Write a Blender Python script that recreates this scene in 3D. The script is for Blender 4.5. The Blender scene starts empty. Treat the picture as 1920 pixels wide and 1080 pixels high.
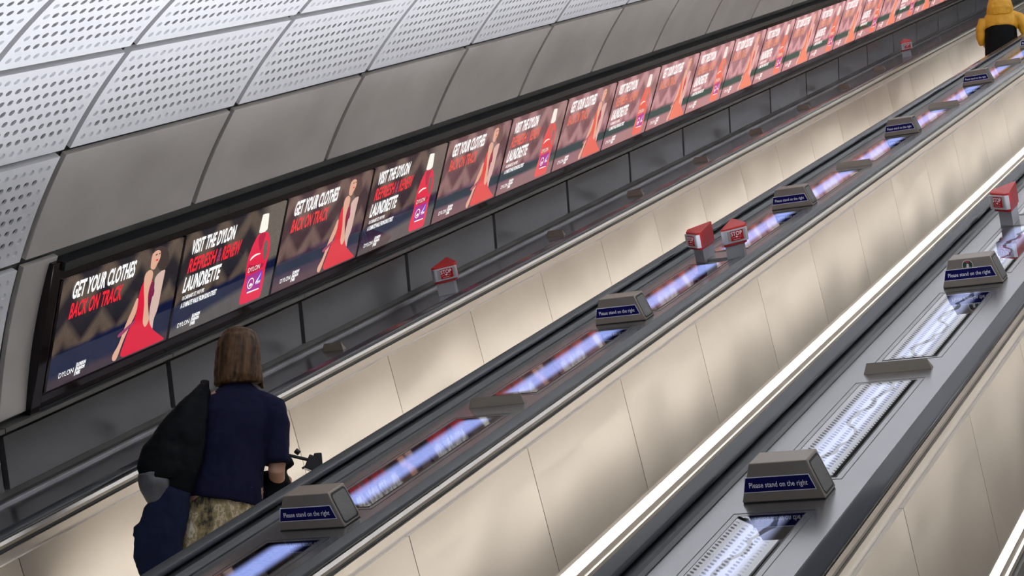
import bpy, bmesh, math, random
from mathutils import Matrix, Vector
random.seed(7)
PI = math.pi
C0 = Vector((0, 0, 1.6))                      # camera eye above the lower landing
RX = Matrix.Rotation(math.radians(30), 3, 'X')   # the shaft climbs at 30 degrees
ND = -2.07                                    # level of the decks, measured square to the slope
COL = bpy.context.scene.collection

def W(v, u, n):
    return C0 + RX @ Vector((v, u, n))

# ------------------------------------------------------------------ materials
MATS = {}
def nodes_of(name):
    m = bpy.data.materials.new(name); m.use_nodes = True
    nt = m.node_tree
    b = nt.nodes['Principled BSDF']
    MATS[name] = m
    return m, nt, b

def mat(name, col, rough=.5, metal=0., var=0., vscale=6., vstretch=(1, 1, 1), bump=0., bscale=40., rvar=0., spec=.5, aniso=0, coat=0):
    m, nt, b = nodes_of(name)
    b.inputs['Base Color'].default_value = (*col, 1)
    b.inputs['Roughness'].default_value = rough
    b.inputs['Metallic'].default_value = metal
    b.inputs['Specular IOR Level'].default_value = spec
    if aniso: b.inputs['Anisotropic'].default_value = aniso
    if coat: b.inputs['Coat Weight'].default_value = coat
    if var or bump or rvar:
        tc = nt.nodes.new('ShaderNodeTexCoord'); mp = nt.nodes.new('ShaderNodeMapping')
        oi = nt.nodes.new('ShaderNodeObjectInfo'); ad = nt.nodes.new('ShaderNodeVectorMath'); ad.operation = 'ADD'
        sc = nt.nodes.new('ShaderNodeVectorMath'); sc.operation = 'SCALE'; sc.inputs['Scale'].default_value = 37.
        cb = nt.nodes.new('ShaderNodeCombineXYZ')
        nt.links.new(oi.outputs['Random'], cb.inputs[0]); nt.links.new(oi.outputs['Random'], cb.inputs[1])
        nt.links.new(cb.outputs[0], sc.inputs[0])
        nt.links.new(tc.outputs['Object'], ad.inputs[0]); nt.links.new(sc.outputs[0], ad.inputs[1])
        mp.inputs['Scale'].default_value = vstretch
        nt.links.new(ad.outputs[0], mp.inputs[0])
        nz = nt.nodes.new('ShaderNodeTexNoise'); nz.inputs['Scale'].default_value = vscale; nz.inputs['Detail'].default_value = 5
        nt.links.new(mp.outputs[0], nz.inputs[0])
        if var:
            cr = nt.nodes.new('ShaderNodeValToRGB')
            cr.color_ramp.elements[0].position = .3; cr.color_ramp.elements[1].position = .7
            cr.color_ramp.elements[0].color = (*[c * (1 - var) for c in col], 1)
            cr.color_ramp.elements[1].color = (*[min(1, c * (1 + var)) for c in col], 1)
            nt.links.new(nz.outputs[0], cr.inputs[0]); nt.links.new(cr.outputs[0], b.inputs['Base Color'])
        if rvar:
            mr = nt.nodes.new('ShaderNodeMapRange')
            mr.inputs['From Min'].default_value = .3; mr.inputs['From Max'].default_value = .7
            mr.inputs['To Min'].default_value = rough - rvar; mr.inputs['To Max'].default_value = rough + rvar
            nt.links.new(nz.outputs[0], mr.inputs[0]); nt.links.new(mr.outputs[0], b.inputs['Roughness'])
        if bump:
            n2 = nt.nodes.new('ShaderNodeTexNoise'); n2.inputs['Scale'].default_value = bscale; n2.inputs['Detail'].default_value = 0 if bscale < 5 else 3
            nt.links.new(mp.outputs[0], n2.inputs[0])
            bp = nt.nodes.new('ShaderNodeBump'); bp.inputs['Strength'].default_value = bump; bp.inputs['Distance'].default_value = .02
            nt.links.new(n2.outputs[0], bp.inputs['Height']); nt.links.new(bp.outputs[0], b.inputs['Normal'])
    return m

def emat(name, col, strength, base=(.02, .02, .02), rough=.1, far=None):
    """a lit surface; far = the painted viewing-angle wash, mixed in by the object's own colour (red channel)"""
    m, nt, b = nodes_of(name)
    b.inputs['Base Color'].default_value = (*base, 1); b.inputs['Roughness'].default_value = rough
    b.inputs['Emission Strength'].default_value = strength
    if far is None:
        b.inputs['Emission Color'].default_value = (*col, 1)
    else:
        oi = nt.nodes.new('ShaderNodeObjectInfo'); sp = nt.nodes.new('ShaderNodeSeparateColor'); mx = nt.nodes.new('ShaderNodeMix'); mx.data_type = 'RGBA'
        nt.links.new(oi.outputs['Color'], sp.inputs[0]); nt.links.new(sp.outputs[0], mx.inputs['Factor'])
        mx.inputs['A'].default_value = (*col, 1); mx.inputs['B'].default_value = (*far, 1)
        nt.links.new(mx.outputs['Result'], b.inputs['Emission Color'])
    return m

STEEL = mat('brushed steel balustrade', (.75, .705, .645), .325, 1., var=.03, vscale=3., bump=.8, bscale=1.7, rvar=.02, aniso=.2)
STEELF = mat('brushed steel trim flat', (.75, .705, .645), .32, 1.)
TRIM = mat('polished steel trim', (.74, .70, .64), .28, 1.)
DECK = mat('satin steel deck', (.39, .39, .40), .25, .95)
GUIDE = mat('dark handrail guide', (.045, .05, .05), .35, .3)
RUBBER = mat('black rubber handrail', (.045, .048, .055), .22, 0, spec=.9, coat=.6)
BRUSH = mat('grey bristle', (.09, .09, .085), .8, 0, var=.3, vscale=160)
BLACK = mat('black gap', (.008, .008, .008), .6)
WHITEP = mat('white perforated metal', (.86, .86, .88), .45, 0, var=.02, vscale=5)
BACKING = mat('olive grey backing', (.16, .155, .14), .7, 0, var=.1, vscale=4)
CONC = mat('grey bronze panel', (.60, .56, .515), .42, .15, var=.10, vscale=2.2, vstretch=(1, 1, 1), bump=.06, bscale=3., rvar=.08)
ENAM = mat('grey enamel panel', (.145, .142, .142), .22, .3, var=.06, vscale=2., bump=.02, bscale=1.5)
LEDGE = mat('grey ledge metal', (.20, .20, .19), .35, .6)
HOUS = mat('black gloss housing', (.010, .006, .007), .10, 0, spec=.35)
HOUSM = mat('black satin bar', (.022, .025, .026), .35, .3)
BOXM = mat('sign box grey paint', (.27, .228, .185), .38, .35, var=.03, vscale=20)
GRILLE = mat('sign box grille', (.16, .155, .145), .5, .4, var=.2, vscale=200)
BLUEP = mat('navy enamel plate', (.004, .003, .085), .5, spec=.15)
WHITE = mat('white paint', (.85, .85, .9), .4)
REDP = mat('red plastic', (.46, .010, .010), .4, 0, var=.05, vscale=12)
REDL = mat('red label', (.42, .006, .008), .6, spec=.2)
SILV = mat('silver plastic', (.50, .50, .54), .32, .5)
POST = mat('grey button post', (.33, .33, .35), .35, .3)
LEDM = emat('warm led strip', (1., .945, .87), 6.3, base=(.8, .8, .8), rough=.5)
FLOORM = mat('grey terrazzo floor', (.30, .29, .28), .4, 0, var=.1, vscale=30)

# steps : ribbed aluminium
STEPM, nt, b = nodes_of('ribbed escalator step')
b.inputs['Base Color'].default_value = (.34, .32, .29, 1); b.inputs['Metallic'].default_value = .6; b.inputs['Roughness'].default_value = .4
tc = nt.nodes.new('ShaderNodeTexCoord'); wv = nt.nodes.new('ShaderNodeTexWave'); wv.bands_direction = 'X'; wv.inputs['Scale'].default_value = 22
cr = nt.nodes.new('ShaderNodeValToRGB'); cr.color_ramp.elements[0].color = (.03, .03, .03, 1); cr.color_ramp.elements[1].color = (.46, .42, .37, 1)
cr.color_ramp.elements[0].position = .25; cr.color_ramp.elements[1].position = .6
nt.links.new(tc.outputs['Object'], wv.inputs[0]); nt.links.new(wv.outputs[0], cr.inputs[0]); nt.links.new(cr.outputs[0], b.inputs['Base Color'])

# uplight glass : deep glossy glass with a hazy luminous core
def uplight_mat(name, squiggle, s, half=.105):
    m, nt, b = nodes_of(name)
    L = nt.links.new; N = nt.nodes.new
    b.inputs['Base Color'].default_value = (.004, .005, .007, 1); b.inputs['Roughness'].default_value = .04; b.inputs['IOR'].default_value = 1.75
    if squiggle: b.inputs['Metallic'].default_value = 1.; b.inputs['Base Color'].default_value = (.32, .325, .335, 1); b.inputs['Roughness'].default_value = .01
    tc = N('ShaderNodeTexCoord'); sp = N('ShaderNodeSeparateXYZ'); L(tc.outputs['Object'], sp.inputs[0])
    nz = N('ShaderNodeTexNoise'); nz.inputs['Scale'].default_value = 2.6; nz.inputs['Detail'].default_value = 2.5; L(tc.outputs['Object'], nz.inputs[0])
    def math_(op, a, c, d=None):
        q = N('ShaderNodeMath'); q.operation = op
        for i, x in enumerate((a, c, d)):
            if x is None: continue
            if isinstance(x, (int, float)): q.inputs[i].default_value = x
            else: L(x, q.inputs[i])
        return q.outputs[0]
    ax = math_('ABSOLUTE', sp.outputs[0], 0)
    mr = N('ShaderNodeMapRange'); mr.interpolation_type = 'SMOOTHSTEP'
    mr.inputs['From Min'].default_value = half; mr.inputs['From Max'].default_value = .03; L(ax, mr.inputs[0])
    ay = math_('ABSOLUTE', sp.outputs[1], 0)
    my = N('ShaderNodeMapRange'); my.interpolation_type = 'SMOOTHSTEP'
    my.inputs['From Min'].default_value = .675; my.inputs['From Max'].default_value = .62; L(ay, my.inputs[0])
    e = math_('MULTIPLY', mr.outputs[0], my.outputs[0])
    fine = N('ShaderNodeTexNoise'); fine.inputs['Scale'].default_value = 55; fine.inputs['Detail'].default_value = 4; L(tc.outputs['Object'], fine.inputs[0])
    e = math_('MULTIPLY', e, math_('ADD', math_('MULTIPLY', fine.outputs[0], .5), .72))
    if squiggle:  # weaker emission along a wavy line
        d = math_('SUBTRACT', sp.outputs[0], math_('MULTIPLY', math_('SUBTRACT', nz.outputs[0], .47), .30))
        d = math_('ABSOLUTE', d, 0)
        lt = N('ShaderNodeMapRange'); lt.inputs['From Min'].default_value = .008; lt.inputs['From Max'].default_value = .013
        lt.inputs['To Min'].default_value = .18; L(d, lt.inputs[0])
        e = math_('MULTIPLY', e, lt.outputs[0])
    e = math_('MULTIPLY', e, s)
    b.inputs['Emission Color'].default_value = (.36, .46, 1., 1) if not squiggle else (.55, .63, 1., 1)
    L(e, b.inputs['Emission Strength'])
    return m
UPL = uplight_mat('uplight glass', False, .85)
UPL2 = uplight_mat('uplight glass with wavy line', True, .56, .095)

# advertising screen background
def screen_mat(name, kind):
    m, nt, b = nodes_of(name)
    L = nt.links.new; N = nt.nodes.new
    b.inputs['Base Color'].default_value = (.01, .01, .012, 1); b.inputs['Roughness'].default_value = .03; b.inputs['IOR'].default_value = 1.45
    tc = N('ShaderNodeTexCoord'); sp = N('ShaderNodeSeparateXYZ'); L(tc.outputs['Object'], sp.inputs[0])
    X, H = sp.outputs[0], sp.outputs[1]
    def M_(op, a, c=0., d=None):
        q = N('ShaderNodeMath'); q.operation = op
        for i, x in enumerate((a, c, d)):
            if x is None: continue
            if isinstance(x, (int, float)): q.inputs[i].default_value = x
            else: L(x, q.inputs[i])
        return q.outputs[0]
    def mix(f, a, c):
        q = N('ShaderNodeMix'); q.data_type = 'RGBA'
        if isinstance(f, (int, float)): q.inputs['Factor'].default_value = f
        else: L(f, q.inputs['Factor'])
        for k, x in (('A', a), ('B', c)):
            if isinstance(x, tuple): q.inputs[k].default_value = (*x, 1)
            else: L(x, q.inputs[k])
        return q.outputs['Result']
    def ramp(x, lo, hi):
        q = N('ShaderNodeMapRange'); q.inputs['From Min'].default_value = lo; q.inputs['From Max'].default_value = hi; L(x, q.inputs[0]); return q.outputs[0]
    nz = N('ShaderNodeTexNoise'); nz.inputs['Scale'].default_value = 7; nz.inputs['Detail'].default_value = 6; L(tc.outputs['Object'], nz.inputs[0])
    br = N('ShaderNodeTexBrick'); br.inputs['Scale'].default_value = 18; br.inputs['Color1'].default_value = (.11, .08, .055, 1); br.inputs['Color2'].default_value = (.075, .055, .04, 1)
    br.inputs['Mortar'].default_value = (.03, .025, .02, 1); L(tc.outputs['Object'], br.inputs[0])
    # broad crossing brown diagonals: escalator step reflections painted into the picture
    zz = M_('PINGPONG', M_('ADD', M_('MULTIPLY', X, 1.0), .06), .155)
    dg = M_('FRACT', M_('MULTIPLY', M_('SUBTRACT', H, zz), 3.3))
    band = M_('MULTIPLY', ramp(dg, .22, .44), ramp(dg, .86, .66))
    st = N('ShaderNodeTexWave'); st.inputs['Scale'].default_value = 26; st.inputs['Distortion'].default_value = 2.2; st.inputs['Detail'].default_value = 3
    mp = N('ShaderNodeMapping'); mp.inputs['Rotation'].default_value = (0, 0, .9); L(tc.outputs['Object'], mp.inputs[0]); L(mp.outputs[0], st.inputs[0])
    tan = mix(st.outputs[0], (.05, .036, .028), (.19, .135, .095))
    dark = mix(nz.outputs[0], (.003, .004, .010), (.018, .013, .015))
    top = mix(M_('MULTIPLY', M_('MULTIPLY', band, .75), M_('ADD', nz.outputs[0], .35)), dark, tan)
    if kind == 2:      # a grey wall behind the bottle
        wall = mix(.35, br.outputs[0], (.17, .16, .145))
        top = mix(ramp(X, .80, .93), top, wall)
    navy = mix(nz.outputs[0], (.001, .003, .016), (.006, .010, .045))
    edge = M_('ADD', M_('MULTIPLY', nz.outputs[0], .03), M_('SUBTRACT', H, M_('MULTIPLY', X, .06)))
    c = mix(ramp(edge, .23, .20), top, navy)
    low = mix(nz.outputs[0], (.018, .012, .020), (.060, .040, .050)) if kind == 1 else mix(nz.outputs[0], (.05, .045, .05), (.10, .09, .08))
    slant = M_('SUBTRACT', H, M_('MULTIPLY', X, .11 if kind == 2 else -.0))
    c = mix(ramp(slant, .085, .04) if kind == 1 else ramp(slant, .075, .03), c, low)
    # grazing-angle LCD wash painted into the picture colours of the far displays
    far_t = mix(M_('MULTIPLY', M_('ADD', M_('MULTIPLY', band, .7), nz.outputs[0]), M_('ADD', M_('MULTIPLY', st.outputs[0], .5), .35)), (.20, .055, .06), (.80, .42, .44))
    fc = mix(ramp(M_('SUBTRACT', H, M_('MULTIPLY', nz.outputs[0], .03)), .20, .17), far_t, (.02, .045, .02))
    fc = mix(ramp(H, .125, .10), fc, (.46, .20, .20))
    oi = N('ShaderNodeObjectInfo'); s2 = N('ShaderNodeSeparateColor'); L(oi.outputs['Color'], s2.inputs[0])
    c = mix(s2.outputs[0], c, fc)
    L(c, b.inputs['Emission Color']); b.inputs['Emission Strength'].default_value = 1.25
    return m
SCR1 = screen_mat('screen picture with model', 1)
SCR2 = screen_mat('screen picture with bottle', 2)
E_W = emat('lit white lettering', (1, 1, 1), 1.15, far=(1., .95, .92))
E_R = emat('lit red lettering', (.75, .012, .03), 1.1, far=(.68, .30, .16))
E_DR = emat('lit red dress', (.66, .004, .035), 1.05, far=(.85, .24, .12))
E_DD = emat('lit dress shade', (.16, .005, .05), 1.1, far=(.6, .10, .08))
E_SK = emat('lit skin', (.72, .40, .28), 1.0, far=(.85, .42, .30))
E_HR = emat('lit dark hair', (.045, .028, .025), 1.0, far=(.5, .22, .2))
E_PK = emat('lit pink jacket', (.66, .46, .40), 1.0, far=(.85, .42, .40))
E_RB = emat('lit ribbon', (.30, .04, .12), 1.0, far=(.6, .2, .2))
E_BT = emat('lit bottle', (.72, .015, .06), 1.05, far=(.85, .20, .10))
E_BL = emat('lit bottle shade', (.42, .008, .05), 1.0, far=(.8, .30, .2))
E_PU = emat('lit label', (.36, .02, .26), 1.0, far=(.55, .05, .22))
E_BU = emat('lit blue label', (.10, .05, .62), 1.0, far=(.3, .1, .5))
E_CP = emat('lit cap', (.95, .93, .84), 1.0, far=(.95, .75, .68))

# ------------------------------------------------------------------ mesh helpers
def mesh_obj(name, me, material=None, parent=None):
    o = bpy.data.objects.new(name, me); COL.objects.link(o)
    if material is not None and len(me.materials) == 0: me.materials.append(material)
    if parent: o.parent = parent
    return o
def from_pydata(name, vs, fs, smooth=False):
    me = bpy.data.meshes.new(name); me.from_pydata(vs, [], fs); me.update()
    if smooth:
        for p in me.polygons: p.use_smooth = True
    return me
def box_data(x0, x1, y0, y1, z0, z1):
    v = [(x0, y0, z0), (x1, y0, z0), (x1, y1, z0), (x0, y1, z0), (x0, y0, z1), (x1, y0, z1), (x1, y1, z1), (x0, y1, z1)]
    f = [(0, 3, 2, 1), (4, 5, 6, 7), (0, 1, 5, 4), (1, 2, 6, 5), (2, 3, 7, 6), (3, 0, 4, 7)]
    return v, f
def merge(parts):
    V, F = [], []
    for v, f in parts:
        o = len(V); V += list(v); F += [tuple(i + o for i in q) for q in f]
    return V, F
def fix_normals(me):
    bm = bmesh.new(); bm.from_mesh(me); bmesh.ops.recalc_face_normals(bm, faces=bm.faces); bm.to_mesh(me); bm.free(); return me
def bevel_mesh(me, w, seg=2, angle=.6):
    bm = bmesh.new(); bm.from_mesh(me)
    es = [e for e in bm.edges if len(e.link_faces) == 2 and e.calc_face_angle(0) > angle]
    bmesh.ops.bevel(bm, geom=es, offset=w, segments=seg, affect='EDGES', profile=.7)
    bmesh.ops.recalc_face_normals(bm, faces=bm.faces)
    bm.to_mesh(me); bm.free(); return me
def prof(pts, u0, u1):
    """closed (v, n) outline swept up the slope"""
    k = len(pts)
    V = [(p[0], u0, p[1]) for p in pts] + [(p[0], u1, p[1]) for p in pts]
    F = [(i, (i + 1) % k, k + (i + 1) % k, k + i) for i in range(k)] + [tuple(range(k))[::-1], tuple(range(k, 2 * k))]
    return V, F
def empty(name, label=None, cat=None, group=None, kind=None):
    o = bpy.data.objects.new(name, None); o.empty_display_size = .1; COL.objects.link(o)
    tag(o, label, cat, group, kind); return o
def tag(o, label=None, cat=None, group=None, kind=None):
    if label: o['label'] = label
    if cat: o['category'] = cat
    if group: o['group'] = group
    if kind: o['kind'] = kind
    return o
def place(o, v, u, n, roll=0., yaw=0.):
    """put a top-level thing at slope coordinates; roll turns it about the slope direction"""
    m = RX @ Matrix.Rotation(roll, 3, 'Y') @ Matrix.Rotation(yaw, 3, 'Z')
    o.location = W(v, u, n); o.rotation_euler = m.to_euler(); return o
def copy_tree(o, parent=None):
    c = o.copy(); COL.objects.link(c)
    if parent: c.parent = parent
    for ch in list(o.children): copy_tree(ch, c)
    return c

# lettering : the words as a flat mesh fitted to a w x h box, lower left at (0, 0)
_tc = {}
def text_mesh(body, w, h, bold=.0, shear=0., thick=.0005):
    key = (body, w, h, bold, shear)
    if key in _tc: return _tc[key]
    cu = bpy.data.curves.new('lettering', 'FONT'); cu.body = body; cu.size = 1; cu.offset = bold; cu.resolution_u = 3; cu.space_character = 1.0 + bold * 2
    ob = bpy.data.objects.new('lettering', cu); COL.objects.link(ob)
    dg = bpy.context.evaluated_depsgraph_get(); dg.update()
    me = bpy.data.meshes.new_from_object(ob.evaluated_get(dg))
    bpy.data.objects.remove(ob)
    xs = [v.co.x for v in me.vertices]; ys = [v.co.y for v in me.vertices]
    x0, x1, y0, y1 = min(xs), max(xs), min(ys), max(ys)
    V = [((v.co.x - x0) / (x1 - x0) * w + shear * (v.co.y - y0) / (y1 - y0) * h, (v.co.y - y0) / (y1 - y0) * h, 0.) for v in me.vertices]
    F = [tuple(p.vertices) for p in me.polygons]
    bpy.data.meshes.remove(me)
    _tc[key] = (V, F); return V, F
def shift(vf, dx=0, dy=0, dz=0, s=1., rot=None):
    V, F = vf
    if rot is not None: V = [tuple(rot @ Vector(p)) for p in V]
    return [(x * s + dx, y * s + dy, z * s + dz) for x, y, z in V], F
def flat_poly(name, pts, z=0., hole=None):
    bm = bmesh.new()
    vs = [bm.verts.new((x, y, z)) for x, y in pts]
    es = [bm.edges.new((vs[i], vs[(i + 1) % len(vs)])) for i in range(len(vs))]
    if hole:
        hs = [bm.verts.new((x, y, z)) for x, y in hole]
        es += [bm.edges.new((hs[i], hs[(i + 1) % len(hs)])) for i in range(len(hs))]
    bmesh.ops.triangle_fill(bm, use_beauty=True, edges=es)
    bmesh.ops.recalc_face_normals(bm, faces=bm.faces)
    for f in bm.faces:
        if f.normal.z < 0: f.normal_flip()
    me = bpy.data.meshes.new(name); bm.to_mesh(me); bm.free(); return me
def smooth_poly(pts, n=3):
    """Chaikin corner cutting"""
    for _ in range(n):
        q = []
        for i in range(len(pts)):
            a, c = pts[i], pts[(i + 1) % len(pts)]
            q += [(a[0] * .75 + c[0] * .25, a[1] * .75 + c[1] * .25), (a[0] * .25 + c[0] * .75, a[1] * .25 + c[1] * .75)]
        pts = q
    return pts

# ------------------------------------------------------------------ the shaft
VC, NC, RT = -3.34, -2.85, 3.49
U0, U1 = 4.6, 40.
def arc(a, r=RT): return (VC - r * math.cos(math.radians(a)), NC + r * math.sin(math.radians(a)))
A0, AP = 34.4, 10.75
JU, JP = 7.215, 1.483
def shell(name, r, a0, a1, u0, u1, material, n=40):
    pts = [arc(a0 + (a1 - a0) * i / n, r) for i in range(n + 1)]
    V = [(p[0], u0, p[1]) for p in pts] + [(p[0], u1, p[1]) for p in pts]
    F = [(i, i + 1, n + 2 + i, n + 1 + i) for i in range(n)]
    o = mesh_obj(name, from_pydata(name, V, F, True), material); place(o, 0, 0, 0); tag(o, kind='structure'); return o
shell('ceiling', RT + .055, 12, 92, U0, U1, BACKING)
shell('ceiling', RT + .055, 92, 168, 6.0, U1, BACKING)
# far plain part of the vault, procedural perforation
PERF, nt, b = nodes_of('perforated vault lining')
b.inputs['Roughness'].default_value = .5
tc = nt.nodes.new('ShaderNodeTexCoord'); uv = nt.nodes.new('ShaderNodeUVMap')
vo = nt.nodes.new('ShaderNodeTexVoronoi'); vo.inputs['Randomness'].default_value = 0; vo.inputs['Scale'].default_value = 1
mp = nt.nodes.new('ShaderNodeMapping'); nt.links.new(uv.outputs[0], mp.inputs[0]); nt.links.new(mp.outputs[0], vo.inputs[0])
mr = nt.nodes.new('ShaderNodeMapRange'); mr.inputs['From Min'].default_value = .27; mr.inputs['From Max'].default_value = .30
nt.links.new(vo.outputs['Distance'], mr.inputs[0])
mx = nt.nodes.new('ShaderNodeMix'); mx.data_type = 'RGBA'; mx.inputs['A'].default_value = (.12, .12, .12, 1); mx.inputs['B'].default_value = (.84, .84, .86, 1)
nt.links.new(mr.outputs[0], mx.inputs['Factor']); nt.links.new(mx.outputs['Result'], b.inputs['Base Color'])
def perf_lining(name, a0, a1, u0, u1):
    n = max(2, int((a1 - a0) / 2)); V, F = [], []
    pts = [arc(a0 + (a1 - a0) * i / n) for i in range(n + 1)]
    V = [(p[0], u0, p[1]) for p in pts] + [(p[0], u1, p[1]) for p in pts]
    F = [(i, i + 1, n + 2 + i, n + 1 + i) for i in range(n)]
    me = from_pydata(name, V, F, True); uvl = me.uv_layers.new(name='UVMap')
    L = math.radians(a1 - a0) * RT
    for p in me.polygons:
        for li in p.loop_indices:
            vi = me.loops[li].vertex_index; k = vi % (n + 1); top = vi > n
            uvl.data[li].uv = ((u1 if top else u0) / .064, k / n * L / .076)
    o = mesh_obj(name, me, PERF); place(o, 0, 0, 0); tag(o, kind='structure'); return o

def perf_panel_mesh(name, length, cols, rows=8, arcw=.612, rad=.0175):
    """a curved sheet with real holes; the rim holes are blind, the others open to the void behind"""
    V, F = [], []
    da = arcw / RT
    mx_, my_ = .028, .024                      # plain margins
    cw, ch = (length - 2 * mx_) / cols, (arcw - 2 * my_) / rows
    def pt(y, s, d=0.):                        # y along the slope, s along the arc, d outward depth
        a = s / RT; r = RT + d
        return (-r * math.cos(a) + RT, y, r * math.sin(a))
    def add(*ps):
        o = len(V); V.extend(ps); return list(range(o, o + len(ps)))
    K = 12
    for i in range(cols):
        for j in range(rows):
            y0 = -length / 2 + mx_ + i * cw; s0 = -arcw / 2 + my_ + j * ch
            cy, cs = y0 + cw / 2, s0 + ch / 2
            outer, inner, deep = [], [], []
            for k in range(K):
                t = 2 * PI * (k + .5) / K; c, s = math.cos(t), math.sin(t)
                q = min(cw / 2 / abs(c) if abs(c) > 1e-6 else 9, ch / 2 / abs(s) if abs(s) > 1e-6 else 9)
                outer.append(pt(cy + c * q, cs + s * q)); inner.append(pt(cy + c * rad, cs + s * rad)); deep.append(pt(cy + c * rad, cs + s * rad, .012))
            # exact cell corners keep the sheet closed
            o = add(*outer); n_ = add(*inner); d = add(*deep)
            cor = add(pt(y0, s0), pt(y0 + cw, s0), pt(y0 + cw, s0 + ch), pt(y0, s0 + ch))
            for k in range(K):
                k2 = (k + 1) % K
                F.append((o[k], o[k2], n_[k2], n_[k])); F.append((n_[k], n_[k2], d[k2], d[k]))
                a, c = V[o[k]], V[o[k2]]
                ta = 2 * PI * (k + .5) / K; tb = 2 * PI * (k + 1.5) / K
                sa = (abs(math.cos(ta)) * ch > abs(math.sin(ta)) * cw); sb = (abs(math.cos(tb)) * ch > abs(math.sin(tb)) * cw)
                if sa != sb:
                    tm = (ta + tb) / 2; ci = (2 if math.sin(tm) > 0 else 1) if math.cos(tm) > 0 else (3 if math.sin(tm) > 0 else 0)
                    F.append((o[k], cor[ci], o[k2]))
            if i in (0, cols - 1) or j in (0, rows - 1):
                F.append(tuple(d))
    # margins and returns
    Y, S = length / 2, arcw / 2
    def strip(ya, yb, sa, sb, d0=0, d1=0, n=1):
        for q in range(n):
            s1, s2 = sa + (sb - sa) * q / n, sa + (sb - sa) * (q + 1) / n
            F.append(tuple(add(pt(ya, s1, d0), pt(yb, s1, d0), pt(yb, s2, d1), pt(ya, s2, d1))))
    strip(-Y, Y, -S, -S + my_); strip(-Y, Y, S - my_, S)
    for a, c in ((-Y, -Y + mx_), (Y - mx_, Y)):
        for q in range(rows):
            sa = -S + my_ + q * ch; F.append(tuple(add(pt(a, sa), pt(c, sa), pt(c, sa + ch), pt(a, sa + ch))))
    F.append(tuple(add(pt(-Y, -S), pt(Y, -S), pt(Y, -S, .035), pt(-Y, -S, .035))))
    F.append(tuple(add(pt(-Y, S), pt(Y, S), pt(Y, S, .035), pt(-Y, S, .035))))
    for y in (-Y, Y):
        for q in range(8):
            sa, sb = -S + arcw * q / 8, -S + arcw * (q + 1) / 8
            F.append(tuple(add(pt(y, sa), pt(y, sb), pt(y, sb, .035), pt(y, sa, .035))))
    me = from_pydata(name, V, F)
    bm = bmesh.new(); bm.from_mesh(me); bmesh.ops.remove_doubles(bm, verts=bm.verts, dist=.0004); bmesh.ops.recalc_face_normals(bm, faces=bm.faces); bm.to_mesh(me); bm.free()
    me.materials.append(WHITEP); return me
def plain_panel_mesh(name, length, arcw, material, thick=.03, hole=False):
    n = 10; V, F = [], []
    prf = []
    for i in range(n + 1):
        a = (-arcw / 2 + arcw * i / n) / RT; prf.append((-RT * math.cos(a) + RT, RT * math.sin(a)))
    back = []
    for i in range(n, -1, -1):
        a = (-arcw / 2 + arcw * i / n) / RT; r = RT + thick; back.append((-r * math.cos(a) + RT, r * math.sin(a)))
    v, f = prof(prf + back, -length / 2, length / 2)
    me = fix_normals(from_pydata(name, v, f)); bevel_mesh(me, .004, 2, .8); me.materials.append(material); return me
def set_panel(o, a, u):
    p = arc(a); return place(o, p[0], u, p[1], roll=math.radians(a))

ORD = ['first', 'second', 'third', 'fourth', 'fifth', 'sixth', 'seventh', 'eighth', 'ninth', 'tenth', 'eleventh', 'twelfth', 'thirteenth', 'fourteenth', 'fifteenth',
       'sixteenth', 'seventeenth', 'eighteenth', 'nineteenth', 'twentieth', 'twenty-first', 'twenty-second', 'twenty-third', 'twenty-fourth']
big = perf_panel_mesh('perforated_panel', JP - .048, 22); small = perf_panel_mesh('perforated_panel_short', 1.015 - .048, 15)
rows = {0: (-2, 0), -1: (-1, 0), 1: (-2, 7), 2: (-2, 4), 3: (-2, 3)}
rown = {1: 'row touching the bronze panels', 2: 'second row above the bronze panels', 3: 'third row above the bronze panels', 0: 'left of the first bronze panel', -1: 'left of the black screen housing'}
for r, (k0, k1) in rows.items():
    for k in range(k0, k1):
        if k == -1: u, me = 6.2 + 1.015 / 2, small
        elif k == -2: u, me = 6.2 - JP / 2, big
        else: u, me = JU + JP * (k + .5), big
        o = mesh_obj('perforated_panel', me); a = A0 + AP * (r + .5)
        if r == -1: a = A0 - AP * .5 - .1
        set_panel(o, a, u)
        i = k - (-1 if r in (1, 2, -1) else -2 if r == 0 else -1)
        if r in (1, 2, 3):
            lab = f"white perforated panel, {ORD[k + 2]} from left in the {rown[r]}"
        else:
            lab = f"white perforated metal panel {'at the left edge, ' if k == -2 else ''}{rown[r]}"
        tag(o, lab, 'wall panel', 'white perforated vault panels')
perf_lining('ceiling', A0 + AP * 4 + .4, 92, U0, U1)
perf_lining('ceiling', 92, 160, 6.0, U1)
for r, k1 in ((1, 7), (2, 4), (3, 3)):
    perf_lining('ceiling', A0 + AP * r + .4, A0 + AP * (r + 1) - .4, JU + JP * k1 + .03, U1)

conc = plain_panel_mesh('wall_panel', JP - .046, .615, CONC)
for k in range(0, 10):
    o = mesh_obj('wall_panel', conc); set_panel(o, A0 + AP * .5, JU + JP * (k + .5))
    tag(o, f"curved bronze-grey wall panel above the screens, {ORD[k]} from the left", 'wall panel', 'bronze-grey panels above the screens')
perf_lining('wall_left', A0 + .4, A0 + AP - .4, JU + JP * 10 + .03, U1)
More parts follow.
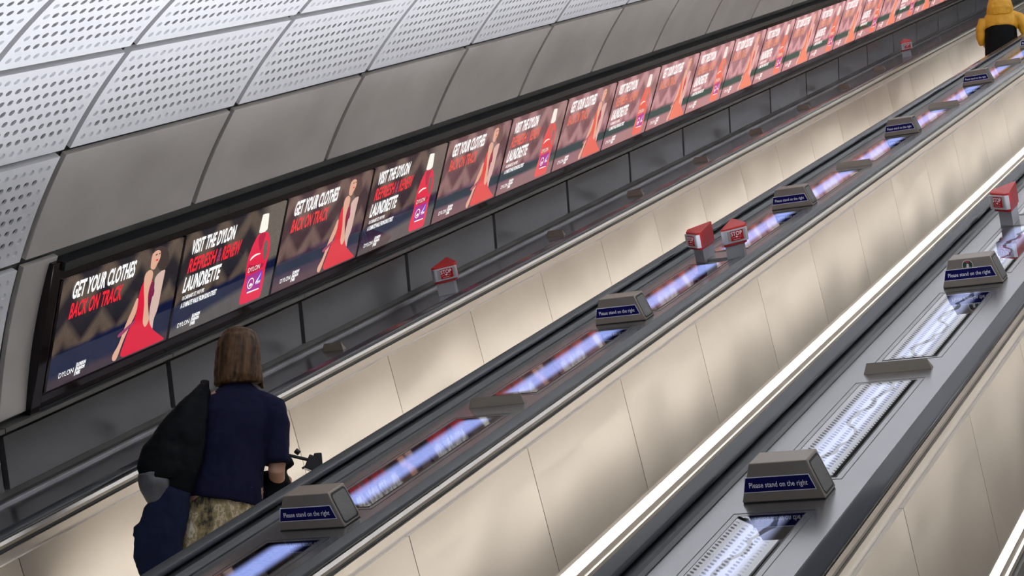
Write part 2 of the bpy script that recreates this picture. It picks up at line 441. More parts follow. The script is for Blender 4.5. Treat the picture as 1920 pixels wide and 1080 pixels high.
# filler panel with its bolt, left of the housing
fm = plain_panel_mesh('end_panel', .27, .86, CONC)
o = mesh_obj('end_panel', fm); set_panel(o, 27.0, JU + .025 + .135)
tag(o, 'narrow bronze-grey wall panel with one bolt, left of the first screen', 'wall panel')
v = [(math.cos(2 * PI * i / 20) * .012, math.sin(2 * PI * i / 20) * .012) for i in range(20)]
bv = [(.0, x, y - .40) for x, y in v] + [(.006, x * .7, y * .7 - .40) for x, y in v]
bf = [tuple(range(20, 40))] + [(i, (i + 1) % 20, 20 + (i + 1) % 20, 20 + i) for i in range(20)]
bo = mesh_obj('bolt', from_pydata('bolt', [(p[0] + .002, p[1] - .02, p[2]) for p in bv], bf), TRIM, o)

# side walls, floor under the machines, far end
def sweep_struct(name, pts, u0, u1, material):
    v, f = prof(pts, u0, u1); o = mesh_obj(name, fix_normals(from_pydata(name, v, f)), material); place(o, 0, 0, 0); tag(o, kind='structure'); return o
sweep_struct('wall_left', [(-6.70, -3.6), (-6.80, -3.6), (-6.80, -1.60), (-6.70, -1.60)], U0, U1, BACKING)
sweep_struct('wall_right', [(.02, -3.6), (.12, -3.6), (.12, -1.90), (.02, -1.90)], U0, U1, ENAM)
sweep_struct('floor', [(-6.8, -3.6), (.12, -3.6), (.12, -3.7), (-6.8, -3.7)], 3.0, U1, BLACK)
sweep_struct('wall_back', [(-6.9, -3.7), (.3, -3.7), (.3, .8), (-6.9, .8)], U1 + .35, U1 + .5, ENAM)
fl = mesh_obj('floor', from_pydata('floor', *box_data(-9, 3, -3, 1.2, -.3, 0)), FLOORM); tag(fl, kind='structure')

# low enamel wall panels
V_, F_ = prof([(-6.618, -1.737), (-6.655, -2.012), (-6.69, -2.012), (-6.66, -1.737)], -(JP - .046) / 2, (JP - .046) / 2)
lowm = fix_normals(from_pydata('low_panel', [(x + 6.64, y, z + 1.87) for x, y, z in V_], F_)); bevel_mesh(lowm, .003); lowm.materials.append(ENAM)
for k in range(-1, 18):
    o = mesh_obj('low_wall_panel', lowm); place(o, -6.64, JU + JP * (k + .5), -1.87)
    tag(o, f"dark grey enamel panel under the screens, {ORD[k + 1]} from the left of the low row", 'wall panel', 'dark enamel panels under the screens')
# ledge between housing and low panels, one length per bay
V_, F_ = prof([(-6.57, -1.688), (-6.575, -1.712), (-6.60, -1.712), (-6.605, -1.70), (-6.70, -1.70), (-6.70, -1.68)], -(JP - .008) / 2, (JP - .008) / 2)
lem = fix_normals(from_pydata('ledge', V_, F_)); lem.materials.append(LEDGE)
led = empty('wall_ledge', 'grey metal ledge running under the black screen housing', 'ledge'); place(led, 0, 0, 0)
for k in range(-1, 20):
    o = mesh_obj('ledge_section', lem, None, led); o.location = (0, JU + JP * (k + .5), 0)

# ------------------------------------------------------------------ advertising screens
SB, ST = Vector((-6.57, 0, -1.60)), Vector((-6.285, 0, -1.03))
SH = (ST - SB).length
up = (ST - SB).normalized(); along = Vector((0, 1, 0)); nrm = along.cross(up)
MS = Matrix((along, up, nrm)).transposed()       # local x along the slope, y up the screen, z off the screen
SE = (RX @ MS).to_euler()
SU, SP = 7.558, 1.113
hs = empty('screen_housing', 'long black glossy housing that holds the row of advertising screens', 'housing')
hs.location = C0 + RX @ Vector((SB.x, SU - .035, SB.z)); hs.rotation_euler = SE
HL = 33.
def hpart(name, x0, x1, y0, y1, z0, z1, m, bev=.003):
    me = from_pydata(name, *box_data(x0, x1, y0, y1, z0, z1))
    if bev: bevel_mesh(me, bev)
    return mesh_obj(name, me, m, hs)
hpart('back_tray', -.02, HL, -.08, SH + .10, -.10, -.014, BLACK, 0)
hpart('lower_bar', -.0, HL, -.085, -.004, -.014, .004, HOUS)
hpart('lower_lip', -.0, HL, -.095, -.081, -.03, .012, HOUSM)
hpart('upper_bar', -.0, HL, SH + .004, SH + .07, -.014, -.004, HOUS)
hpart('top_rail', -.0, HL, SH + .068, SH + .118, -.05, .03, HOUSM, .006)
hpart('end_cap', -.075, .002, -.095, SH + .118, -.06, .012, HOUS, .006)
for k in range(1, 30, 2): hpart('rail_joint', SP * k / 1. + .4, SP * k + .404, SH + .067, SH + .119, -.049, .0305, BLACK, 0)

ART1 = dict(
 dress=[(0.778, 0.462), (0.75, 0.432), (0.736, 0.373), (0.742, 0.296), (0.743, 0.239), (0.698, 0.183), (0.673, 0.114), (0.639, 0.012), (0.779, 0.012), (0.929, 0.012), (1.085, 0.012), (1.06, .03), (1.004, 0.067), (0.905, 0.137), (0.863, 0.236), (0.848, 0.317), (0.893, 0.344), (0.865, 0.418), (0.827, 0.446)],
 armR=[(0.755, 0.491), (0.77, 0.412), (0.805, 0.308), (0.814, 0.239), (0.82, 0.185), (0.849, 0.148), (0.869, 0.157), (0.882, 0.192), (0.863, 0.236), (0.832, 0.321), (0.823, 0.38), (0.843, 0.442), (0.841, 0.49), (0.801, 0.514)],
 armL=[(0.723, 0.367), (0.697, 0.298), (0.649, 0.206), (0.623, 0.108), (0.575, 0.056), (0.579, 0.02), (0.611, 0.008), (0.629, 0.03), (0.657, 0.118), (0.696, 0.194), (0.742, 0.267), (0.744, 0.343)],
 face=[(0.832, 0.633), (0.866, 0.625), (0.887, 0.593), (0.887, 0.555), (0.865, 0.527), (0.851, 0.497), (0.806, 0.512), (0.801, 0.556), (0.801, 0.593), (0.814, 0.622)],
 hair=[(.800, .600), (0.806, 0.628), (0.840, 0.636), (0.883, 0.634), (0.948, 0.607), (0.985, 0.532), (0.97, 0.479), (0.918, 0.472), (0.869, 0.512), (0.889, 0.55), (0.890, 0.592), (0.866, 0.614), (.830, .618)],
 jacket=[(0.862, 0.456), (0.963, 0.485), (0.96, 0.433), (0.956, 0.338), (0.955, 0.231), (0.927, 0.18), (0.939, 0.099), (0.897, 0.14), (0.871, 0.234), (0.872, 0.31), (0.882, 0.385)],
 shade=[(0.893, 0.344), (0.865, 0.418), (0.838, 0.43), (0.83, 0.36), (0.838, 0.30), (0.868, 0.22), (0.905, 0.137), (0.863, 0.236), (0.86, 0.317)],
 ribbon=[(0.583, 0.169), (0.638, 0.19), (0.745, 0.228), (0.743, 0.21), (0.664, 0.173), (0.609, 0.149)],
 lips=[(0.839, 0.559), (0.861, 0.562), (0.87, 0.553), (0.853, 0.549)])
def lay(me_list, z):
    V, F = merge(me_list); return [(x, y, z) for x, y, _ in V], F
def art_part(name, vf, m, parent):
    me = from_pydata(name, *vf); return mesh_obj(name, me, m, parent)
def poly_vf(pts, z, hole=None, sm=2):
    me = flat_poly('p', smooth_poly(pts, sm) if sm else pts, z, smooth_poly(hole, 2) if hole else None)
    vf = ([tuple(v.co) for v in me.vertices], [tuple(p.vertices) for p in me.polygons]); bpy.data.meshes.remove(me); return vf
def fit(body, x, y, w, h, bold=.03, sh=.12): return shift(text_mesh(body, w, h, bold, sh), x, y)
def lfw(x, y, w=.075):
    out = [([(x, y, 0), (x + .006, y, 0), (x + .016, y + .075, 0), (x + .010, y + .075, 0)], [(0, 1, 2, 3)])]
    out += [fit('LONDON', x + .018, y + .051, w * .92, .022, .05), fit('FASHION', x + .014, y + .026, w * .92, .022, .05), fit('WEEK', x + .010, y + .001, w * .55, .022, .05)]
    return out
def screen(kind):
    root = empty('advertising_screen')
    bk = [(0.012, .0), (SP - .012, .0), (SP - .012, SH), (0.012, SH)]
    V, F = box_data(.010, SP - .010, .002, SH - .002, -.012, 0)
    mesh_obj('display', from_pydata('display', V, F), SCR1 if kind == 1 else SCR2, root)
    V, F = merge([box_data(-.010, .010, -.002, SH + .002, -.013, .003)]); mesh_obj('side_bezel', from_pydata('side_bezel', V, F), HOUS, root)
    if kind == 1:
        art_part('white_headline', lay([fit('GET YOUR CLOTHES', .105, .505, .545, .098)], .003), E_W, root)
        art_part('brand_lettering', lay([fit('DYLON', .10, .054, .125, .03, .0, .0)], .003), E_W, root)
        art_part('event_lettering', lay(lfw(.238, .03), .003), E_W, root)
        art_part('red_lettering', lay([fit('BACK ON TRACK', .105, .392, .455, .092)], .003), E_R, root)
        art_part('pink_jacket', poly_vf(ART1['jacket'], .0012), E_PK, root)
        art_part('red_dress', poly_vf(ART1['dress'], .0016), E_DR, root)
        art_part('dress_shade', poly_vf(ART1['shade'], .0019, sm=1), E_DD, root)
        art_part('skin', merge([poly_vf(ART1['armR'], .0025), poly_vf(ART1['armL'], .0014), poly_vf(ART1['face'], .0016)]), E_SK, root)
        art_part('hair', poly_vf(ART1['hair'], .0022), E_HR, root)
        art_part('ribbon', poly_vf(ART1['ribbon'], .0028, sm=1), E_RB, root)
        eyes = [(.830, .591), (.848, .597), (.854, .590), (.838, .584)]; e2 = [(.864, .592), (.876, .597), (.882, .590), (.868, .585)]
        art_part('eyes', merge([poly_vf(eyes, .0028, sm=1), poly_vf(e2, .0028, sm=1)]), E_HR, root)
        art_part('lips', poly_vf(ART1['lips'], .0028, sm=1), E_R, root)
    else:
        art_part('white_headline', lay([fit('VISIT THE DYLON', .083, .505, .455, .092)], .003), E_W, root)
        art_part('lower_headline', lay([fit('LAUNDRETTE', .068, .272, .375, .098)], .003), E_W, root)
        art_part('address_lettering', lay([fit('10 CARNABY ST, W1F 9PS', .080, .220, .222, .030, .02), fit('A 13 MINUTE WALK FROM BOND STREET', .077, .174, .37, .034, .03)], .003), E_W, root)
        art_part('brand_lettering', lay([fit('DYLON', .08, .052, .122, .028, 0, 0)], .003), E_W, root)
        art_part('event_lettering', lay(lfw(.216, .03), .003), E_W, root)
        art_part('red_lettering', lay([fit('REFRESH', .083, .390, .28, .092), fit('RENEW', .435, .390, .195, .092)], .003), E_R, root)
        art_part('ampersand', lay([fit('&', .380, .392, .04, .088)], .003), E_RB, root)
        body = [(0.825, 0.473), (0.926, 0.473), (0.961, 0.439), (0.989, 0.386), (1.001, 0.332), (0.998, 0.282), (0.988, 0.233), (0.994, 0.171), (0.999, 0.101), (0.995, 0.032), (0.985, 0.016), (0.798, 0.019), (0.765, 0.022), (0.746, 0.046), (0.75, 0.119), (0.765, 0.191), (0.759, 0.244), (0.752, 0.33), (0.77, 0.384), (0.782, 0.415), (0.809, 0.455)]
        hole = [(0.936, 0.415), (0.917, 0.402), (0.918, 0.36), (0.935, 0.304), (0.956, 0.27), (0.970, 0.276), (0.974, 0.318), (0.970, 0.363), (0.956, 0.401)]
        art_part('bottle', poly_vf(body, .0014, hole, 1), E_BT, root)
        art_part('bottle_shade', merge([poly_vf([(.83, .47), (.92, .47), (.905, .42), (.90, .36), (.88, .35), (.85, .40)], .0017, sm=1), poly_vf([(.79, .21), (.955, .225), (.96, .26), (.80, .27), (.775, .30)], .0017, sm=1)]), E_BL, root)
        art_part('bottle_cap', poly_vf([(0.833, 0.592), (0.838, .60), (.905, .596), (0.909, 0.585), (0.919, 0.528), (0.924, 0.475), (0.829, 0.475), (0.826, 0.506)], .0018, sm=1), E_CP, root)
        art_part('label', merge([poly_vf([(0.776, 0.206), (0.955, 0.215), (0.963, 0.161), (0.966, 0.087), (0.813, 0.082), (0.790, 0.142)], .0019, sm=0)]), E_PU, root)
        art_part('blue_flash', poly_vf([(0.895, 0.143), (0.955, 0.215), (0.96, 0.171), (0.956, 0.137), (0.901, 0.125)], .0022, sm=1), E_BU, root)
        ring = [(.842 + .036 * math.cos(t * PI / 12), .147 + .036 * math.sin(t * PI / 12)) for t in range(24)]
        ri = [(.842 + .030 * math.cos(t * PI / 12), .147 + .030 * math.sin(t * PI / 12)) for t in range(24)]
        art_part('label_marks', merge([poly_vf(ring, .0024, ri, 0), poly_vf([(.83, .125), (.86, .128), (.865, .14), (.845, .15), (.825, .138)], .0024, sm=1),
            poly_vf([(0.777, 0.307), (0.789, 0.33), (0.835, 0.344), (0.891, 0.337), (0.895, 0.330), (0.843, 0.331), (0.803, 0.320)], .0024, sm=1),
            poly_vf([(0.818, 0.094), (0.954, 0.090), (0.955, 0.082), (0.819, 0.084)], .0024, sm=0),
            poly_vf([(.90, .13), (.93, .155), (.952, .205), (.93, .17), (.90, .145)], .0026, sm=1),
            lay([fit('DYLON', .783, .229, .132, .032, .0, 0)], .0024), lay([fit('new', .905, .125, .05, .02, .02, 0)], .0027)]), E_CP, root)
    return root
protos = {1: screen(1), 2: screen(2)}
FARW = [0, 0, .10, .06, .28, .38, .50, .62, .72, .80, .84, .86, .90, .92]  # painted viewing-angle wash per screen, growing with distance
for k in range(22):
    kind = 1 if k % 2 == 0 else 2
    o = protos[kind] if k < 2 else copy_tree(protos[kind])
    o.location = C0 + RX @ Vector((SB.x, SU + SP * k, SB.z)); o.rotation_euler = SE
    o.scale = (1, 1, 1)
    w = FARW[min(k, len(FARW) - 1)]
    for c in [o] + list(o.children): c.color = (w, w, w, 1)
    what = 'showing a woman in a red dress' if kind == 1 else 'showing a red bottle and laundrette text'
    tag(o, f"lit advertising screen {what}, {ORD[k]} screen counting from the left", 'advertising screen', 'lit screens along the left wall')

# ------------------------------------------------------------------ decks, handrails
DC = {0: -6.46, 1: -4.38, 2: -2.30, 3: -.22}
dlab = {0: ('narrow dark metal deck along the left wall under the screens', 'deck'), 1: ('dark metal deck with blue-lit glass panels in the middle of the picture', 'deck'),
        2: ('pale metal deck with white-lit glass panels at lower right', 'deck'), 3: ('metal deck beyond the right-hand escalator', 'deck')}
def rounded(cx, cz, w, h, r, n=4):
    pts = []
    for sx, sz, a0 in ((1, -1, -90), (1, 1, 0), (-1, 1, 90), (-1, -1, 180)):
        for i in range(n + 1):
            a = math.radians(a0 + 90 * i / n); pts.append((cx + sx * (w / 2 - r) + r * math.cos(a), cz + sz * (h / 2 - r) + r * math.sin(a)))
    return pts
def area(name, parent, loc, sx, sy, power, col, spread):
    li = bpy.data.lights.new(name, 'AREA'); li.shape = 'RECTANGLE'; li.size = sx; li.size_y = sy; li.energy = power; li.color = col; li.spread = math.radians(spread)
    o = bpy.data.objects.new(name, li); COL.objects.link(o); o.parent = parent; o.location = loc; o.rotation_euler = (PI, 0, 0); return o
ins_c = 7.417
hrn = 0
HRL = {(0, 1): 'black rubber handrail on the wall side of the far left escalator', (1, -1): 'black rubber handrail beside the blue-lit deck, on its upper left edge',
       (1, 1): 'black rubber handrail beside the blue-lit deck, on its lower right edge', (2, -1): 'black rubber handrail between the middle escalator and the pale deck',
       (2, 1): 'black rubber handrail on the right edge of the pale deck', (3, -1): 'black rubber handrail at the right of the last escalator'}
for d, c in DC.items():
    root = empty('escalator_deck', *dlab[d]); place(root, c, U0, ND)
    sides = [s for s in (-1, 1) if not (d == 0 and s == -1) and not (d == 3 and s == 1)]
    x0 = -.165 if d == 0 else -.275; x1 = .23 if d == 3 else .275
    L = U1 - U0
    V, F = prof([(x0, 0), (x1, 0), (x1, -.05), (x0, -.05)], 0, L)
    mesh_obj('deck_panel', fix_normals(from_pydata('deck_panel', V, F)), DECK, root)
    if d == 0:
        V, F = prof([(-.168, -.03), (-.168, .012), (-.178, .018), (-.228, .018), (-.228, -.03)], 0, L); mesh_obj('kerb', fix_normals(from_pydata('kerb', V, F)), DECK, root)
    for s in sides:
        g = [(s * x, z) for x, z in ((.277, -.05), (.277, .004), (.300, .016), (.335, .020), (.400, .022), (.404, 0.0), (.400, -.018), (.395, -.05))]
        V, F = prof(g, 0, L); mesh_obj('handrail_guide', fix_normals(from_pydata('handrail_guide', V, F)), GUIDE, root)
        g = [(s * x, z) for x, z in ((.286, .004), (.304, .024), (.330, .026), (.330, .018), (.30, .012))]
        V, F = prof(g, 0, L); mesh_obj('inner_guide', fix_normals(from_pydata('inner_guide', V, F)), GUIDE, root)
        g = [(s * x, z) for x, z in ((.400, .002), (.420, .004), (.424, .020), (.418, .036), (.400, .036))]
        V, F = prof(g, 0, L); mesh_obj('trim_strip', fix_normals(from_pydata('trim_strip', V, F)), TRIM, root)
        V, F = prof(rounded(s * .372, .047, .088, .026, .011), 0, L)
        me = fix_normals(from_pydata('handrail', V, F, True)); o = mesh_obj('handrail', me, RUBBER); place(o, c, U0, ND); tag(o, HRL[(d, s)], 'handrail')
    if d in (1, 2, 3):
        k = -1
        while ins_c + 1.797 * k < U1 - 1.5:
            uc = ins_c + 1.797 * k - U0
            if k == 0 and d == 2: pass
            fr = mesh_obj('uplight', fix_normals(from_pydata('uplight_frame', *merge([box_data(-.160, -.1575, -.722, .722, 0, .0012), box_data(.1575, .160, -.722, .722, 0, .0012), box_data(-.160, .160, -.722, -.7195, 0, .0012), box_data(-.160, .160, .7195, .722, 0, .0012), box_data(-.131, -.128, -.690, .690, 0, .0022), box_data(.128, .131, -.690, .690, 0, .0022), box_data(-.131, .131, -.690, -.687, 0, .0022), box_data(-.131, .131, .687, .690, 0, .0022)]))), GUIDE, root)
            fr.location = (0, uc, 0)
            gl = mesh_obj('uplight_glass', fix_normals(from_pydata('uplight_glass', *box_data(-.128, .128, -.687, .687, 0, .0018))), UPL2 if d == 2 else UPL, fr)
            area('uplight_lamp', fr, (0, 0, .004), .14, 1.25, 15.5, (.92, .95, 1.), 96)
            k += 1

# ------------------------------------------------------------------ escalators
elab = {0: 'far left escalator between the wall deck and the blue-lit deck, with beige steel side',
        1: 'middle escalator with beige steel side and bright light strip along its foot',
        2: 'right-hand escalator with beige steel side at the lower right corner'}
PP, PJ = 1.209, 6.5
panel_me = {}
for s in (1, -1):
    V, F = prof([(s * .412, -.066), (s * .450, -.682), (s * .470, -.682), (s * .432, -.066)], -(PP - .005) / 2, (PP - .005) / 2)
    # panel stands on the outer face of its deck; s is the side of the deck it is on
    V = [(x, y, z) for x, y, z in V]; me = fix_normals(from_pydata('balustrade_panel', V, F)); me.materials.append(STEEL); panel_me[s] = me
for e in (0, 1, 2):
    root = empty('escalator', elab[e], 'escalator', 'escalators side by side'); place(root, (DC[e] + DC[e + 1]) / 2, U0, ND)
    L = U1 - U0
    for s, dc in ((1, DC[e] - (DC[e] + DC[e + 1]) / 2), (-1, DC[e + 1] - (DC[e] + DC[e + 1]) / 2)):
        k = 0; j0 = PJ - 2 * PP + .5 * PP
        while j0 + PP * k < U1 - .6:
            o = mesh_obj('balustrade_panel', panel_me[s], None, root); o.location = (dc, j0 + PP * k - U0, 0); k += 1
        def pr(name, pts, m):
            V, F = prof([(dc + s * x, z) for x, z in pts], 0, L); return mesh_obj(name, fix_normals(from_pydata(name, V, F)), m, root)
        pr('upper_trim', [(.402, -.018), (.412, -.020), (.4135, -.0655), (.402, -.0655)], STEELF)
        pr('backing_plate', [(.380, -.06), (.409, -.06), (.446, -.70), (.40, -.70)], BLACK)
        pr('skirt', [(.440, -.687), (.452, -.687), (.456, -.712), (.456, -.772), (.458, -.774), (.462, -.803), (.462, -.95), (.440, -.95)], STEELF)
        pr('light_strip', [(.4555, -.714), (.4585, -.714), (.4585, -.770), (.4555, -.770)], LEDM)
        pr('skirt_edge', [(.461, -.803), (.474, -.806), (.476, -.826), (.461, -.828)], TRIM)
        pr('bristle_strip', [(.462, -.829), (.492, -.836), (.505, -.866), (.500, -.872), (.462, -.866)], BRUSH)
    # steps
    hw = 1.04 - .47
    V, F = [], []
    for k in range(int(L / .462)):
        u = k * .462 + .1; z = -.92
        a = len(V)
        V += [(-hw, u, z), (hw, u, z), (-hw, u + .346, z - .2), (hw, u + .346, z - .2), (-hw, u + .462, z), (hw, u + .462, z)]
        F += [(a, a + 1, a + 3, a + 2), (a + 2, a + 3, a + 5, a + 4)]
    mesh_obj('steps', from_pydata('steps', V, F), STEPM, root)

# ------------------------------------------------------------------ sign boxes
def sign_box():
    root = empty('sign_box')
    w0, w1, dpt, h = .163, .112, .143, .150
    V = [(-w0, 0, 0), (w0, 0, 0), (w1, .004, h), (-w1, .004, h), (-w0, dpt, 0), (w0, dpt, 0), (w1, dpt, h), (-w1, dpt, h)]
    F = [(0, 1, 2, 3), (5, 4, 7, 6), (1, 5, 6, 2), (4, 0, 3, 7), (3, 2, 6, 7), (0, 4, 5, 1)]
    me = fix_normals(from_pydata('box_body', V, F)); bevel_mesh(me, .006, 3); bo = mesh_obj('box_body', me, BOXM, root); bo.location = (0, 0, .004)
    V, F = box_data(-w0 + .004, w0 - .004, .003, dpt - .003, 0, .006); mesh_obj('base_gasket', from_pydata('base_gasket', V, F), BLACK, root)
    for s in (1, -1):      # recessed grille on each sloping end
        a, c = Vector((s * w0, 0, 0)), Vector((s * w1, 0, h)); up_ = (c - a); nn = Vector((s * h, 0, (w0 - w1))).normalized()
        pts = []
        for (y, t) in smooth_poly([(.018, .10), (.05, .10), (.09, .10), (.125, .10), (.125, .35), (.125, .65), (.125, .88), (.09, .88), (.05, .88), (.022, .88), (.02, .65), (.019, .35)], 2): pts.append(a + up_ * t + Vector((0, y, 0)) + nn * .0012)
        g = mesh_obj('end_grille', from_pydata('end_grille', [tuple(p) for p in pts] + [tuple(p - nn * .003) for p in pts], [tuple(range(len(pts)))]), GRILLE, root); g.location = (0, 0, .004)
        q = [a + up_ * t + Vector((0, y, 0)) + nn * .0008 for (y, t) in smooth_poly([(.010, .05), (.045, .05), (.095, .05), (.134, .05), (.134, .33), (.134, .67), (.134, .94), (.095, .94), (.045, .94), (.014, .94), (.012, .67), (.011, .33)], 2)]
        n = len(q); ins = [p + nn * .0006 for p in pts]
        g = mesh_obj('grille_rim', from_pydata('grille_rim', [tuple(p) for p in q + ins], [(i, (i + 1) % n, n + (i + 1) % n, n + i) for i in range(n)]), BLACK, root); g.location = (0, 0, .004)
    # plate : white edged navy label, follows the taper at its right end
    def plate(name, g, yy, m):
        z0, z1 = .044 - g, .098 + g
        xl0, xl1 = -.148 - g, -.130 - g
        xr0, xr1 = .143 + g, .122 + g
        f = lambda z: .004 * z / h + 0
        V = [(xl0, f(z0) - yy, z0), (xr0 - .012, f(z0) - yy, z0), (xr1 - .012, f(z1) - yy, z1), (xl1 - .004, f(z1) - yy, z1)]
        V += [(x, y + .004, z) for x, y, z in V]
        return mesh_obj(name, fix_normals(from_pydata(name, V, [(0, 1, 2, 3), (4, 5, 6, 7), (0, 1, 5, 4), (1, 2, 6, 5), (2, 3, 7, 6), (3, 0, 4, 7)])), m, root)
    a = plate('label_border', .003, .0012, WHITE); c = plate('label_plate', 0, .0020, BLUEP)
    rot = Matrix.Rotation(PI / 2, 3, 'X')
    vf = shift(text_mesh('Please stand on the right', .228, .027, .012), -.124, 0, 0, 1, None)
    V = [(x, -.0030 + .004 * .07 / h, y + .053) for x, y, z in vf[0]]
    mesh_obj('lettering', from_pydata('lettering', V, vf[1]), WHITE, root)
    return root
def wedge(half=False):
    x0, x1 = (-.05, .106) if half else (-.16, .158)
    t0, t1 = (x0 + .012, x1 - .014) if half else (x0 + .018, x1 - .018)
    V = [(x0, 0, 0), (x1, 0, 0), (t1, .013, .050), (t0, .013, .050), (x0, .038, 0), (x1, .038, 0)]
    F = [(0, 1, 2, 3), (1, 5, 2), (0, 3, 4), (3, 2, 5, 4), (0, 4, 5, 1)]
    me = fix_normals(from_pydata('wedge', V, F)); bevel_mesh(me, .0015, 2, .3); me.materials.append(BOXM); return me
sb = sign_box(); first = True
d1 = ['beside the person in navy', 'just below the stop button pair', 'just above the stop button pair', 'fourth box up', 'fifth box up', 'topmost, below the yellow coat']
for k in range(6):
    o = sb if first else copy_tree(sb); first = False
    place(o, DC[1], 6.456 + 3.594 * k, ND)
    tag(o, f"grey stand-on-the-right sign box on the blue-lit deck, {d1[k]}"[:120], 'sign box', 'grey sign boxes on the decks')
d2 = ['large grey stand-on-the-right sign box nearest the camera on the pale deck', 'grey sign box with a round sticker on the pale deck at right']
for k in range(2):
    o = copy_tree(sb); place(o, DC[2], 6.458 + 3.577 * k, ND); tag(o, d2[k], 'sign box', 'grey sign boxes on the decks')
# the round sticker on the second one
STK_D = mat('sticker dark green', (.02, .05, .03), .4); STK_R = mat('sticker red', (.45, .04, .06), .4); STK_W = mat('sticker white', (.75, .72, .68), .4)
def disc(cx, cz, r, y, a0=0, a1=360, n=28):
    V = [(cx, y, cz)] + [(cx + r * math.cos(math.radians(a0 + (a1 - a0) * i / n)), y, cz + r * math.sin(math.radians(a0 + (a1 - a0) * i / n))) for i in range(n + 1)]
    return V, [(0, i + 1, i + 2) for i in range(n)]
rimd = mesh_obj('round_sticker', from_pydata('round_sticker', *disc(-.012, .115, .0295, -.0004 + .002, -28, 208)), STK_W, o)
for nm, vf, m in (('sticker_disc', disc(-.012, .115, .0265, .0013, -32, 212), STK_D), ('sticker_figure', ([(-.018, .0010, .102), (-.006, .0010, .102), (-.005, .0010, .123), (-.0165, .0010, .123)], [(0, 1, 2, 3)]), STK_W),
                  ('sticker_top', disc(-.012, .128, .0125, .0011, 20, 160), STK_R)):
    mesh_obj(nm, from_pydata(nm, *vf), m, rimd)

wm, wh = wedge(), wedge(True)
d1w = {0: 'between the two nearest boxes', 2: 'above the pair of stop buttons', 3: 'below the fourth and fifth boxes', 4: 'near the dark reflection', 5: 'beside the yellow coat'}
def wlab(o, s, g='small grey wedges on the decks'): tag(o, s, 'wedge', g)
wl1 = {0: 'low grey metal wedge on the blue-lit deck, between its two lowest sign boxes', 2: 'low grey metal wedge on the blue-lit deck, between its third and fourth sign boxes',
       3: 'low grey metal wedge on the blue-lit deck, between its fourth and fifth sign boxes', 4: 'low grey metal wedge on the blue-lit deck, just above its fifth sign box'}
for k, s in wl1.items():
    o = mesh_obj('deck_wedge', wm); place(o, DC[1], 8.31 + 3.594 * k, ND); wlab(o, s)
o = mesh_obj('deck_wedge', wm); place(o, DC[2], 8.283, ND); wlab(o, 'low grey metal wedge on the pale deck between its two sign boxes')
nn_ = 0
for k in range(0, 11):
    if k == 2 or k == 10: continue
    o = mesh_obj('deck_wedge', wh); place(o, DC[0], 8.33 + 1.82 * k, ND)
    wlab(o, f"tiny dark wedge on the wall-side deck, {ORD[nn_]} from the left of its row", 'tiny wedges on the wall deck'); nn_ += 1

